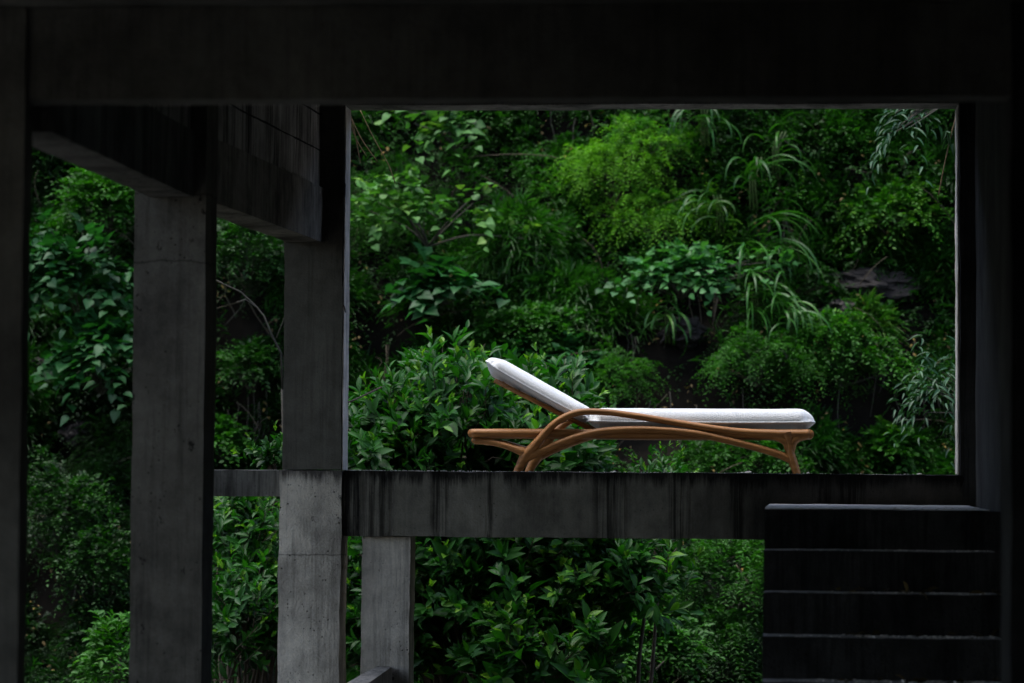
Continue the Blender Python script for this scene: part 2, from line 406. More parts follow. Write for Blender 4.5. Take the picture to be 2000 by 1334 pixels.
# --- right side
rx0 = PX(1874, 18.3)
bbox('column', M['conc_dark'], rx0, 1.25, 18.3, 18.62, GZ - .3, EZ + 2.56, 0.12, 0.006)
zl0 = PZ(204, 18.3, 1200)
bbox('column_lit_face', M['conc_light'], rx0 - .012, rx0 - .001, 18.34, 18.60, Z_S + .002, EZ + 2.13, 0.08, 0.004)  # pale strip painting outdoor light onto the side of the right column
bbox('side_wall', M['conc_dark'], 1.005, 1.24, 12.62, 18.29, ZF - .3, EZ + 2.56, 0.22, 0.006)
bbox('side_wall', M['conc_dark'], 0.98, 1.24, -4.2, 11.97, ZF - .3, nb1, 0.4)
bbox('side_wall', M['conc_dark'], -3.68, -3.4, -3.94, 8.6, ZF, nb1, 0.4)  # unseen left wall, added to cut light into the room
bbox('unseen_back_wall', M['conc_dark'], -3.68, 0.975, -4.2, -3.95, ZF, nb1, 0.5)  # unseen, closed across to cut light from behind the camera
bbox('column_lit_face', M['conc_lit'], c1 + .001, c1 + .010, 18.31, 18.515, Z_S + .002, zl0 - .003, 0.08, 0.003)  # thin pale strip in place of daylight on this column's side
# --- lintel, sill beam, terrace
zl = PZ(204, 18.3, 1200)
bbox('lintel', M['conc'], c1 + .002, rx0 - .002, 18.3, 18.58, zl, zl + .36, 0.12, 0.004)
sb0 = PZ(1050, 18.3, 1000)
M['conc_sill'] = concrete('concrete_sill', (0.24, 0.225, 0.185), 0.55, 0.15, 0.4, drips=[(PX(a, 18.3), b) for a, b in ((735, .13), (860, .05), (958, .03), (1190, .12), (1330, .07), (1440, .05), (1640, .2))], left_stain=c1 + .04, right_shade=PX(1500, 18.3), top_drip=Z_S - .02)  # right end and widest drip painted dark as shade; other drips are stains
bbox('sill_beam', M['conc_sill'], c1 + .01, 0.975, 18.3, 18.56, sb0, Z_S, 0.07, 0.006)
bbox('terrace_slab', M['conc'], c1 + .02, 1.9, 18.562, 20.1, Z_S - .13, Z_S - .004, 0.15, 0.003)
bbox('edge_beam', M['conc'], -3.62, c0 - .017, 18.40, 18.55, PZ(970, 18.4, 480), PZ(918, 18.4, 480), 0.1, 0.004)
bbox('support_post', M['conc_light'], PX(708, 18.36), PX(803, 18.36), 18.36, 18.6, GZ - .3, sb0 - .002, 0.10, 0.005)
# sloping curb that starts at the post and runs down toward the viewer's left
a0 = P(738, 1300, 18.33); a1 = P(767, 1302, 18.33); b0 = P(560, 1398, 17.0); b1 = P(625, 1398, 17.0)
th = .16
MB().hexa([b0 - Vector((0, 0, th)), b1 - Vector((0, 0, th)), a1 - Vector((0, 0, th)), a0 - Vector((0, 0, th)), b0, b1, a1, a0]).build('stair_curb', M['conc_lit'], bld, cuts=.1, rough=.003)  # whole curb pale, to imitate light on its top
# --- floor
bbox('floor_slab', M['conc_light'], -7.0, 1.24, -4.2, 13.6, ZF - .2, ZF, 0.5)  # unseen floor, made pale so its bounce brightens beams and soffits
# --- stairs and landing
zland = PZ(988, 18.3, 1700); Y0 = 15.94; xs0 = PX(1493, Y0); RI, TR = .2, .24
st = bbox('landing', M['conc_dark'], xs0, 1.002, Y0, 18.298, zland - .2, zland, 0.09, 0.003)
lip = bbox('landing_lit_top', M['rubble'], xs0 + .003, 0.95, Y0 + .006, 18.28, zland + .003, zland + .007, 0.05, 0.004, parent=st)  # pale sheet imitating sky light on the landing top
for k in range(1, 8):
    z1 = zland - RI * k
    MB().box(xs0, 1.001, Y0 - TR * k, Y0 - TR * (k - 1) + .04, z1 - RI - .04, z1).build('step', M['conc_dark'], st, cuts=.08, rough=.003)
    tl = MB().box(xs0 + .003, 0.96, Y0 - TR * k + .004, Y0 - TR * (k - 1) - .004, z1 + .003, z1 + .006)
    tl.build('tread_sheet', M['tread'], st, cuts=.06, rough=.003)  # thin paler sheet over each tread
MB().box(xs0 + .02, 0.9, Y0 + .005, 18.2, GZ - .2, zland - .202).build('landing_wall', M['conc_dark'], st, cuts=.3)
# --- bent tie wires and rebar ends
def wire(pts, r=.004, parent=bld, name='tie_wire'): MB().tube(pts, r, 5).build(name, M['steel'], parent, smooth=True)
wire([P(668, 352, 18.36), P(674, 360, 18.3), P(673, 380, 18.25), P(666, 398, 18.2)], .006)
wire([P(664, 598, 18.4), P(672, 597, 18.25), P(675, 610, 18.2)])
wire([P(662, 792, 18.5), P(690, 782, 18.7), P(745, 756, 19.0)], .005)
wire([P(672, 212, 18.7), P(680, 420, 18.9), P(682, 650, 18.9)], .002)

# ================================================================== CHAISE
CY0, CY1 = 19.0, 19.68          # near and far side rails
ch = empty('sun_lounger', (PX(1250, 19.3), 19.34, Z_S))
tag(ch, 'low teak sun lounger with curved organic frame and white cushions on the terrace edge', 'sun lounger')
def wood():
    m, T, N, L, B = newmat('teak_wood')
    tc = N.new('ShaderNodeTexCoord').outputs['Object']
    f = tex_noise(N, L, tc, 1, 6, (4, 40, 55), .6); f2 = tex_noise(N, L, tc, 3, 3)
    c = ramp(N, L, f, [(0.25, (0.16, 0.066, 0.018)), (0.55, (0.34, 0.150, 0.045)), (0.8, (0.47, 0.225, 0.075))])
    c = mult(N, L, c, ramp(N, L, f2, [(0.3, 0.8), (0.7, 1.15)]), .8)
    L.new(c, B.inputs['Base Color']); B.inputs['Roughness'].default_value = 0.5; B.inputs['Specular IOR Level'].default_value = .3
    bp = N.new('ShaderNodeBump'); bp.inputs['Strength'].default_value = .15; bp.inputs['Distance'].default_value = .003
    L.new(f, bp.inputs['Height']); L.new(bp.outputs[0], B.inputs['Normal']); return m
M['teak'] = wood()
def fabric():
    m, T, N, L, B = newmat('white_woven_fabric')
    tc = N.new('ShaderNodeTexCoord').outputs['Object']
    v = N.new('ShaderNodeTexVoronoi'); v.inputs['Scale'].default_value = 170
    mp = N.new('ShaderNodeMapping'); mp.inputs['Scale'].default_value = (0.6, 1, 1.4); L.new(tc, mp.inputs['Vector']); L.new(mp.outputs[0], v.inputs['Vector'])
    n = tex_noise(N, L, tc, 120, 3)
    c = ramp(N, L, v.outputs['Distance'], [(0.0, (0.79, 0.81, 0.83)), (0.9, (0.62, 0.64, 0.665))])
    c = mult(N, L, c, ramp(N, L, n, [(.3, .85), (.7, 1.03)]), .7)
    L.new(c, B.inputs['Base Color']); B.inputs['Roughness'].default_value = .95
    B.inputs['Sheen Weight'].default_value = .25
    bp = N.new('ShaderNodeBump'); bp.inputs['Strength'].default_value = .65; bp.inputs['Distance'].default_value = .004; bp.invert = True
    L.new(v.outputs['Distance'], bp.inputs['Height']); L.new(bp.outputs[0], B.inputs['Normal']); return m
M['fabric'] = fabric()

def catmull(pts, m=7):
    out = []
    for i in range(len(pts) - 1):
        p0 = pts[max(i - 1, 0)]; p1 = pts[i]; p2 = pts[i + 1]; p3 = pts[min(i + 2, len(pts) - 1)]
        for k in range(m):
            t = k / m
            out.append([0.5 * ((2 * b) + (-a + c) * t + (2 * a - 5 * b + 4 * c - d) * t * t + (-a + 3 * b - 3 * c + d) * t ** 3) for a, b, c, d in zip(p0, p1, p2, p3)])
    out.append(list(pts[-1])); return out
SC = FPX / CY0
def side_curve(mb, pts, Yn, mirror=False, n=12, flat=1.25):
    """pts: (px, py, half-thickness px, inward offset m) as seen on the near rail; far rail gets the same shape"""
    q = catmull(pts)
    P3 = []
    for a in q:
        v = P(a[0], a[1], CY0)
        y = CY0 + a[3] if not mirror else CY1 - a[3]
        P3.append(Vector((v.x, y, v.z)))
    mb.tube(P3, [a[2] / SC for a in q], n, flat)
rail = [(921, 846, 8.6, .03), (1000, 846, 8.8, .02), (1100, 846.5, 9, .03), (1220, 848, 9, .035), (1340, 849, 8.6, .035), (1440, 849, 8.8, .03), (1520, 848, 9.5, .02), (1581, 847.5, 9, .02)]
arch1 = [(1024, 893, 11, .01), (1038, 878, 10.5, .0), (1051, 862, 8.4, -.005), (1065, 846, 7.6, -.01), (1083, 828, 7.2, -.012), (1104, 814.5, 7, -.012), (1126, 806.5, 6.8, -.012), (1148, 804, 6.6, -.012), (1180, 805, 6.4, -.01), (1206, 807.5, 6.3, -.01), (1260, 815.5, 6.6, -.01), (1336, 828.5, 6.8, -.006), (1412, 840, 7.2, 0), (1469, 845.5, 8, .01), (1526, 847.5, 9, .02)]
arch2 = [(1024, 896, 9.5, .01), (1046, 885, 8.5, .0), (1068, 876, 7.0, -.01), (1095, 865, 7.3, -.02), (1138, 850.5, 7, -.025), (1180, 842, 6.8, -.028), (1240, 838.5, 6.6, -.028), (1298, 840.5, 6.6, -.026), (1355, 846, 6.6, -.02), (1412, 857.5, 6.8, -.012), (1469, 871.5, 7, 0), (1518, 886, 7.5, .008), (1543, 897, 8, .012)]
arm = [(926, 861, 6.4, .03), (951, 862.5, 6.6, .02), (976, 867, 6.6, .01), (1002, 875.5, 7.0, .0), (1022, 883, 10, .005), (1030, 892, 10, .01)]
legL = [(1042, 872, 7, .0), (1031, 885, 11.5, .005), (1023, 897, 11, .01), (1016, 910, 9.0, .01), (1008, 928, 8.5, .01)]
legR = [(1538, 846, 12, .02), (1540, 857, 9.5, .015), (1542, 870, 8, .012), (1544, 886, 8.5, .012), (1548, 900, 9, .012), (1553, 914, 8.2, .012), (1557, 928, 7.6, .012)]
flL = [(1502, 850, 6, .02), (1522, 854, 8, .017), (1535, 863, 8, .014), (1541, 882, 7, .012)]
flR = [(1578, 850, 6, .02), (1560, 853, 8, .017), (1549, 862, 8, .014), (1545, 882, 7, .012)]
for mir in (False, True):
    mb = MB(); side_curve(mb, rail, CY0, mir); mb.build('side_rail', M['teak'], ch, smooth=True)
    mb = MB(); side_curve(mb, arch1, CY0, mir); o = mb.build('armrest_arch', M['teak'], ch, smooth=True)
    mb = MB(); side_curve(mb, arch2, CY0, mir); mb.build('lower_arch', M['teak'], ch, smooth=True)
    mb = MB(); side_curve(mb, arm, CY0, mir); mb.build('rear_arm', M['teak'], ch, smooth=True)
    mb = MB(); side_curve(mb, legL if not mir else [(a + 4, b, c, d) for a, b, c, d in legL], CY0, mir); mb.build('leg', M['teak'], ch, smooth=True)
    mb = MB(); side_curve(mb, legR, CY0, mir); side_curve(mb, flL, CY0, mir); side_curve(mb, flR, CY0, mir); mb.build('leg', M['teak'], ch, smooth=True)
def cross(px, py, r, name, bulge=0.0):
    v = P(px, py, CY0); pts = []
    for k in range(13):
        t = k / 12; e = math.sin(math.pi * t) ** .5 if 0 < t < 1 else 0
        pts.append(Vector((v.x + bulge * e, CY0 + .03 + (CY1 - CY0 - .06) * t, v.z)))
    MB().tube(pts, r, 12).build(name, M['teak'], ch, smooth=True)
cross(921, 846, .0268, 'end_rail', -.005); cross(926, 860, .0195, 'end_rail', -.004); cross(1581, 847.5, .0278, 'end_rail', .0)
for px in (1200, 1290, 1380, 1470): 
    v = P(px, 846, CY0); MB().box(v.x - .03, v.x + .03, CY0 + .05, CY1 - .05, v.z - .008, v.z + .012).build('slat', M['teak'], ch, bevel=.003)
# back-rest frame and prop
for yy in (CY0 + .10, CY1 - .10):
    a = P(963, 742, CY0); b = P(1152, 838, CY0)
    MB().tube([Vector((a.x, yy, a.z)), Vector(((a.x + b.x) / 2 + .005, yy, (a.z + b.z) / 2 - .004)), Vector((b.x, yy, b.z))], .015, 10, 1.5).build('backrest_rail', M['teak'], ch, smooth=True)
    a = P(1092, 818, CY0); b = P(1040, 840, CY0)
    MB().tube([Vector((a.x, yy + .04, a.z)), Vector((b.x, yy + .04, b.z))], .006, 6).build('backrest_prop', M['steel'], ch, smooth=True)
for i in range(6):
    t = (i + .3) / 6; a = P(963, 742, CY0).lerp(P(1152, 838, CY0), t)
    MB().box(a.x - .025, a.x + .025, CY0 + .1, CY1 - .1, a.z - .004, a.z + .008).build('backrest_slat', M['teak'], ch, bevel=.002)

def cushion(name, A, Bp, y0, y1, T_up, T_dn, sag=0.012, endk=.5, seed=1):
    """pillow between end points A and Bp (x,z of the seam line, near side), from y0 to y1"""
    L = (Vector((Bp[0], Bp[1])) - Vector((A[0], A[1]))).length
    ux, uz = (Bp[0] - A[0]) / L, (Bp[1] - A[1]) / L; wx, wz = -uz, ux
    if wz < 0: wx, wz = -wx, -wz
    W = y1 - y0; NU, NV = 110, 44
    def prm(i, n):                                  # denser near the ends
        t = i / n; return 0.5 - 0.5 * math.cos(math.pi * t)
    RND = .10
    vs = []; rows = []
    def pos(u, v, sgn):
        x = u * L; y = v * W
        # rounded-rectangle distance to the border
        dx = min(x, L - x); dy = min(y, W - y)
        if dx < RND and dy < RND:
            d = RND - math.hypot(RND - dx, RND - dy)
        else: d = min(dx, dy)
        d = max(d, 0)
        R = .085; q = min(d / R, 1)
        hgt = math.sqrt(max(0, 1 - (1 - q) ** 2.0)) ** .85
        if sgn < 0: hgt = min(min(dy / .15, 1) ** .8, 1) * min(max(dx, 0) / .07, 1) ** .6
        qe = min(min(x, L - x) / .12, 1); hgt *= (math.sqrt(max(0, 1 - (1 - qe) ** 2)) * endk + 1 - endk) if sgn > 0 else 1
        crown = 1 + .10 * math.sin(math.pi * v) 
        T = (T_up if sgn > 0 else -T_dn)
        seam = 1.25 * sag * (math.sin(math.pi * min(max((x - .02) / (L - .04), 0), 1)) ** .4 - 0.6) * (-1)
        wr = .003 * mnoise.noise(Vector((x * 6 + seed, y * 6, sgn))) * q
        h = seam * (1 - .5 * q) + T * hgt * crown + wr
        return x, y, h
    m = {}
    for sgn in (1, -1):
        for i in range(NU + 1):
            for j in range(NV + 1):
                u, v = prm(i, NU), prm(j, NV)
                border = i in (0, NU) or j in (0, NV)
                if border and sgn < 0: m[(sgn, i, j)] = m[(1, i, j)]; continue
                x, y, h = pos(u, v, sgn)
                # pull square corners to the rounded outline
                dx = min(x, L - x); dy = min(y, W - y)
                if dx < RND and dy < RND:
                    ex, ey = RND - dx, RND - dy; rr = math.hypot(ex, ey)
                    lim = RND / max(abs(ex), abs(ey), 1e-6) ; k = 1.0
                    mx_ = max(ex, ey)
                    if rr > 1e-6: k = (mx_ / rr) * 0.75 + 0.25
                    nx_, ny_ = ex * k, ey * k
                    x = (RND - nx_) if x < L / 2 else L - (RND - nx_)
                    y = (RND - ny_) if y < W / 2 else W - (RND - ny_)
                vs.append((A[0] + ux * x + wx * h, y0 + y, A[1] + uz * x + wz * h)); m[(sgn, i, j)] = len(vs) - 1
    b = MB(); b.v = vs
    for i in range(NU):
        for j in range(NV):
            q = [m[(1, i, j)], m[(1, i + 1, j)], m[(1, i + 1, j + 1)], m[(1, i, j + 1)]]; b.f.append(q)
            q = [m[(-1, i, j)], m[(-1, i, j + 1)], m[(-1, i + 1, j + 1)], m[(-1, i + 1, j)]]
            if len(set(q)) >= 3: b.f.append(list(dict.fromkeys(q)))
    o = b.build(name, M['fabric'], ch, smooth=True)
    ring = [m[(1, i, 0)] for i in range(NU + 1)] + [m[(1, NU, j)] for j in range(1, NV + 1)] + [m[(1, i, NV)] for i in range(NU - 1, -1, -1)] + [m[(1, 0, j)] for j in range(NV - 1, -1, -1)]
    pp = MB().tube([vs[i] for i in ring], .0062, 6, cap=False)
    pp.build('piping', M['fabric'], o, smooth=True)
    return o
def xz(px, py): v = P(px, py, CY0); return (v.x, v.z)
cushion('seat_cushion', xz(1144, 823), xz(1591, 825), CY0 + .02, CY1 - .02, .078, .044, .006, seed=3)
cushion('back_cushion', xz(945, 706), xz(1147, 819), CY0 + .02, CY1 - .02, .058, .054, .010, endk=.25, seed=9)

# ================================================================== UNDERGROWTH ON THE HILLSIDE
def hpt(px, py, out=0.0):
    """point on the hillside seen at (px, py), moved outwards by out"""
    Y = 25.5
    for _ in range(8):
        p = P(px, py, Y); Y = 0.5 * Y + 0.5 * hillY(p.x, p.z)
    p = P(px, py, Y - out); return np.array([p.x, p.y, p.z])
hollows = [  # x, y, rx, ry in the picture: bare, dark places in the growth
    (1290, 700, 120, 95), (1450, 800, 200, 50), (1700, 800, 140, 75), (1150, 800, 90, 40), (1380, 600, 70, 40), (1690, 570, 110, 45), (1330, 640, 60, 50), (1090, 250, 75, 45),
    (760, 640, 60, 70), (720, 720, 50, 60), (1150, 480, 40, 30), (1290, 830, 90, 60), (960, 420, 45, 30), (1500, 440, 40, 40),
    (150, 900, 60, 60), (100, 1150, 70, 90), (480, 820, 60, 80), (470, 640, 60, 90), (80, 680, 50, 40), (1240, 560, 50, 25), (1760, 690, 60, 35)]
def in_hollow(px, py, grow=1.0):
    return any(((px - a) / (c * grow)) ** 2 + ((py - b) / (d * grow)) ** 2 < 1 for a, b, c, d in hollows)
def img_of(p):
    v = CR.transposed() @ (Vector(p) - Vector((0, 0, EZ)))
    return 1000 + FPX * v.x / -v.z, 667 - FPX * v.y / -v.z

small = Leaves(); fern = Leaves(); gras = Leaves(); filler = Leaves()
# thin layer of leaves hugging the soil everywhere (denser where the photograph looks)
nF = 7500
xs = rng.uniform(-9.5, 4.8, nF); zs = rng.uniform(GZ - .2, EZ + 4.5, nF)
B0 = np.array([(x, hillY(x, z) - .04, z) for x, z in zip(xs, zs)])
keep = np.array([not in_hollow(*img_of(p),   .8) or rng.random() < .3 for p in B0])
B0 = B0[keep]; n = len(B0)
D0 = nrm(np.stack([rng.normal(0, .7, n), rng.normal(-.7, .3, n), rng.normal(.1, .6, n)], 1))
sprigs(filler, T_SMALL, B0, D0, rng.uniform(.15, .35, n), 8, .055, .030, rng.uniform(0, .3, n), .25)
# loose mixed shoots that blend the mounds into one another
def loose(n, lv, T, k, L0, L1, ll, lw, droop, ang, up, off):
    xs = rng.uniform(-9.5, 4.8, n); zs = rng.uniform(GZ, EZ + 4.4, n)
    B = np.array([(x, hillY(x, z) - rng.uniform(.02, off), z) for x, z in zip(xs, zs)])
    im = np.array([img_of(p) for p in B]); kp = np.array([not in_hollow(a[0], a[1], .95) or rng.random() < .05 for a in im]); B = B[kp]; im = im[kp]; n = len(B)
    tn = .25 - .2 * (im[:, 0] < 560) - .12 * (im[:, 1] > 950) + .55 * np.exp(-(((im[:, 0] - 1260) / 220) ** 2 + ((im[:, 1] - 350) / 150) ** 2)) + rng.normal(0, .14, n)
    D = np.stack([rng.normal(0, .6, n), rng.normal(-.55, .3, n), rng.normal(up, .45, n)], 1)
    sprigs(lv, T, B, D, rng.uniform(L0, L1, n), k, ll, lw, np.clip(tn, 0, .95), droop, ang, .3)
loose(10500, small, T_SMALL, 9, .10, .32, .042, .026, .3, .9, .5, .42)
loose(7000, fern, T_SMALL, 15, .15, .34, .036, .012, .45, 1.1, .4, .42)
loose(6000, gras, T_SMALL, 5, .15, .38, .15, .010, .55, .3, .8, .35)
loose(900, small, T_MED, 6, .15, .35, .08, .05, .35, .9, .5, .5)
# mounds
NM = 1150; mounds = []
while len(mounds) < NM:
    x = rng.uniform(-9.5, 4.8); z = rng.uniform(GZ, EZ + 4.6)
    p = (x, hillY(x, z), z); a = img_of(p)
    if in_hollow(*a, 1.0): continue
    if a[1] < 150 and rng.random() < .6: continue
    mounds.append((p, a))
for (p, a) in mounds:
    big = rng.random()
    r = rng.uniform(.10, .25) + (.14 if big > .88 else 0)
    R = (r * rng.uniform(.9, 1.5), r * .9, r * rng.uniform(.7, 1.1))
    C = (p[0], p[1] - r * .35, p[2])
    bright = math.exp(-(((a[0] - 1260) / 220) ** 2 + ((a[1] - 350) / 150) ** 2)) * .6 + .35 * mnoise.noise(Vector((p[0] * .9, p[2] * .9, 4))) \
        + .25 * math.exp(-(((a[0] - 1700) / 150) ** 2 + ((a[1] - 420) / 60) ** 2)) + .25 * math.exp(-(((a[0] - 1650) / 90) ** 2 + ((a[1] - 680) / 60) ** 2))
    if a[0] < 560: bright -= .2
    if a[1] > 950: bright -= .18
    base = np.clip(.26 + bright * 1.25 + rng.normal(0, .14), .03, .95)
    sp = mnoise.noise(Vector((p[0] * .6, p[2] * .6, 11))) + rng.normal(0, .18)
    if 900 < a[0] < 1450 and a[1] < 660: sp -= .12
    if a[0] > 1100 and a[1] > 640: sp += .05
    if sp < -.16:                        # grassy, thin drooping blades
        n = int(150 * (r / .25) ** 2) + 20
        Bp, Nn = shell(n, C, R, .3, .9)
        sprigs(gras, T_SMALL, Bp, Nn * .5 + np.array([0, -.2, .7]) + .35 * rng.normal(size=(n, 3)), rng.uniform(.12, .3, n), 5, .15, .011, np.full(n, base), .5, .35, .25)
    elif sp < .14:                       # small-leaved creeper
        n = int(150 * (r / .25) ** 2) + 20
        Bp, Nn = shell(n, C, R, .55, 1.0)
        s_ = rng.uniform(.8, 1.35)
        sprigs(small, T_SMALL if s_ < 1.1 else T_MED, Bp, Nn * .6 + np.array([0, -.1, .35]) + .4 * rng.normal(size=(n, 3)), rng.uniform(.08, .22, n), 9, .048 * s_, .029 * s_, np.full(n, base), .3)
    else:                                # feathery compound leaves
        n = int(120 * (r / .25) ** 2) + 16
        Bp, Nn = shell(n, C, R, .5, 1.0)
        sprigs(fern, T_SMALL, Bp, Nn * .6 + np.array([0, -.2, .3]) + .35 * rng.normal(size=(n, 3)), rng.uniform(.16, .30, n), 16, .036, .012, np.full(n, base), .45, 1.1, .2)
G = 'undergrowth covering the hillside'
for lv, nm, lab, mt in ((filler, 'ground_cover', 'dark low leaves hugging the soil all over the hillside', 'lf_under'), (small, 'creeper', 'mass of small rounded green leaves creeping over the hillside', 'lf_under'),
                    (fern, 'feathery_undergrowth', 'mass of fine feathery green fronds on the hillside', 'lf_fern'), (gras, 'wild_grass', 'mass of thin drooping grass on the hillside', 'grass')):
    tag(lv.build(nm, M[mt]), lab, nm.replace('_', ' '), kind='stuff')

# loose hanging stems in the dark hollows
vine = MB()
for k in range(70):
    hx_, hy_, hrx, hry = hollows[rng.integers(len(hollows))]
    p = hpt(hx_ + rng.uniform(-1, 1) * hrx, hy_ - hry * rng.uniform(.2, 1), .25)
    ln = rng.uniform(.25, .8); sx = rng.normal(0, .12)
    vine.tube([Vector(p) + Vector((sx * t * t + .02 * math.sin(5 * t + k), -.05 * t, -ln * t)) for t in (0, .25, .5, .75, 1)], .004, 4)
tag(vine.build('hanging_stems', M['palebark'], smooth=True), 'thin pale bare stems hanging in the dark hollows of the hillside', 'stems', kind='stuff')

vine = MB()
for k in range(110):
    q = (rng.uniform(60, 1860), rng.uniform(230, 1300)); p = Vector(hpt(q[0], q[1], rng.uniform(.15, .45)))
    ln = rng.uniform(.2, .7); a = rng.normal(0, 1.1); u = 1 if rng.random() < .55 else -1; cv = rng.normal(0, .25)
    vine.tube([p + Vector((math.sin(a) * ln * t + cv * t * t, -.12 * t, u * abs(math.cos(a)) * ln * t - .12 * t * t)) for t in (0, .2, .4, .6, .8, 1)], [.0045, .004, .004, .003, .003, .002], 4)
tag(vine.build('bare_shoots', M['shoot'], smooth=True), 'thin bare brown shoots poking out of the hillside growth', 'stems', kind='stuff')
dead = Leaves(); n = 420; im = np.stack([rng.uniform(60, 1860, n), rng.uniform(220, 1310, n)], 1)
Bd = np.array([hpt(a, b_, rng.uniform(.15, .4)) for a, b_ in im])
sprigs(dead, T_MED, Bd, np.stack([rng.normal(0, .6, n), rng.normal(-.5, .3, n), rng.normal(-.3, .5, n)], 1), .12, 3, .05, .025, rng.uniform(0, 1, n), .4, .7)
tag(dead.build('dead_leaves', M['litter']), 'scattered brown dead leaves caught in the hillside growth', 'dead leaves', kind='stuff')

# rocks showing through
def rock(px, py, sx, sz, lab, out=.1, seed=0):
    import bmesh
    c = hpt(px, py, out); bm = bmesh.new(); bmesh.ops.create_icosphere(bm, subdivisions=5, radius=1)
    for v in bm.verts:
        d = 1 + .35 * mnoise.noise(v.co * 1.3 + Vector((seed, 0, 0))) + .22 * mnoise.noise(v.co * 3.5 + Vector((0, seed, 0))) + .08 * mnoise.noise(v.co * 9)
        q = v.co * d; q = q + mnoise.noise_vector(v.co * 2.5) * .22
        v.co = Vector((q.x * sx, q.y * .3, q.z * sz))
    me = bpy.data.meshes.new('rock'); bm.to_mesh(me); bm.free()
    o = link('rock', me, M['rock']); o.location = c
    for p in me.polygons: p.use_smooth = False
    tag(o, lab, 'rock', 'rocks showing through the hillside growth')
rock(1690, 565, .42, .16, 'brownish bare rock ledge right of the arching reed grass', .02, 1)
rock(1335, 650, .17, .13, 'dark grey wet rock below the round-leaved vine in the middle', .12, 2)
rock(85, 712, .12, .06, 'small pale grey rock between the left columns', .15, 3)
rock(160, 850, .14, .12, 'dull brown rock low between the two left columns', .12, 4)
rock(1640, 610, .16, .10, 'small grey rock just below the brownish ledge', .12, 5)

# ================================================================== SINGLE PLANTS
def tubes_to(base, targets, r0, r1, mid=.45, jit=.06, n=5):
    mb = MB()
    for t in targets:
        t = Vector(t); b = Vector(base); m1 = b.lerp(t, mid) + Vector((random.gauss(0, jit), random.gauss(0, jit), abs(random.gauss(0, jit))))
        pts = [b.lerp(m1, k / 3) for k in range(3)] + [m1.lerp(t, k / 3) for k in range(4)]
        pts = [Vector(q) for q in catmull([tuple(p) for p in (pts[0], pts[3], pts[6])], 4)]
        mb.tube(pts, [r0 + (r1 - r0) * k / (len(pts) - 1) for k in range(len(pts))], n, cap=False)
    return mb
def bush(name, label, cat, C, R, n, T, k, L, ll, lw, mat, tint=.5, group=None, droop=.25, ang=.9, base=None, stem='palebark', whorl=False, lift=.35, lo=.55, young=0.0, nst=8, front=.35, low=-.5, jit=.35):
    C = np.array(C, float); base = Vector(base if base is not None else (C[0], C[1] + R[1] * .9, C[2] - R[2]))
    root = empty(name, base); tag(root, label, cat, group)
    Bp, Nn = shell(n, C, R, lo, 1.0, front, low)
    # ragged outline: some shoots stick out, whole sides are missing
    sd_ = rng.uniform(0, 50); wob = np.array([mnoise.noise(Vector(q * 1.5 / max(R) + sd_)) + .6 * mnoise.noise(Vector(q * 4.0 / max(R) + sd_)) for q in (Bp - C)]); keep = wob > -.15 - .35 * rng.random(n)
    Bp, Nn, wob = Bp[keep], Nn[keep], wob[keep]; Bp = C + (Bp - C) * (1 + .95 * wob)[:, None]; n = len(Bp)
    lv = Leaves()
    D = Nn * .65 + np.array([0, -.15, lift]) + .35 * rng.normal(size=(n, 3))
    sprigs(lv, T, Bp, D, rng.uniform(.7, 1.3, n) * L, k, ll, lw, np.clip(tint + .25 * wob + rng.normal(0, .08, n), 0, .98), droop, ang, jit, tipyoung=young, whorl=whorl)
    lv.build('foliage', M[mat], root)
    idx = rng.choice(n, min(nst, n), replace=False)
    tubes_to(base, Bp[idx], .010, .003).build('stem', M[stem], root, smooth=True)
    return root
GB = 'bushes growing on the hillside'
def hb(label, px, py, rx, ry, n, out=.35, name='bush', cat='bush', **kw):
    c = hpt(px, py, out); s = c[1] / FPX
    d = dict(T=T_SMALL, k=9, L=.2, ll=.05, lw=.03, mat='lf_under'); d.update(kw)
    return bush(name, label, cat, c, (rx * s, min(rx, ry) * s * .8, ry * s), n, group=kw.get('group', GB), **{k: v for k, v in d.items() if k != 'group'})
hb('brightest lime green feathery bush in the upper middle of the hillside', 1200, 330, 90, 60, 420, mat='lf_fern', k=14, ll=.04, lw=.013, tint=1.0, droop=.45, ang=1.1)
hb('bright green feathery bush just below the brightest one', 1300, 420, 90, 50, 380, mat='lf_fern', k=14, ll=.04, lw=.013, tint=.9, droop=.45, ang=1.1)
hb('soft light green bush up by the lintel, left of the reed grass', 1270, 270, 70, 35, 260, mat='lf_fern', k=13, ll=.04, lw=.013, tint=.7, droop=.4, ang=1.1)
hb('leafy mid green bush below the lintel toward the right column', 1610, 270, 110, 45, 320, tint=.4)
hb('bright green small-leaved bush left of the right column at mid height', 1745, 415, 80, 50, 330, tint=.72, ll=.055)
hb('drooping small-leaved bush above the foot end of the lounger', 1640, 690, 100, 65, 430, tint=.62, ll=.055, droop=.4)
hb('fine feathery bush just right of the lounger backrest', 1200, 745, 65, 45, 260, mat='lf_fern', k=14, ll=.045, lw=.014, tint=.5, droop=.4, ang=1.1)
hb('dim feathery bush above the middle of the seat cushion', 1480, 700, 90, 55, 280, mat='lf_fern', k=14, ll=.045, lw=.014, tint=.45, droop=.4, ang=1.1)
hb('low green bush showing under the lounger seat', 1450, 900, 130, 35, 260, tint=.55)
hb('small round bush low by the right column', 1745, 890, 45, 32, 140, tint=.6, T=T_MED, ll=.08, lw=.055)
hb('feathery green bush in the lower gap beside the stairs', 1430, 1130, 100, 70, 400, mat='lf_fern', k=15, ll=.06, lw=.018, tint=.28, droop=.45, ang=1.1, out=.5)
hb('darker feathery bush at the bottom beside the stairs', 1420, 1270, 110, 60, 380, mat='lf_fern', k=15, ll=.06, lw=.018, tint=.12, droop=.45, ang=1.1, out=.5)
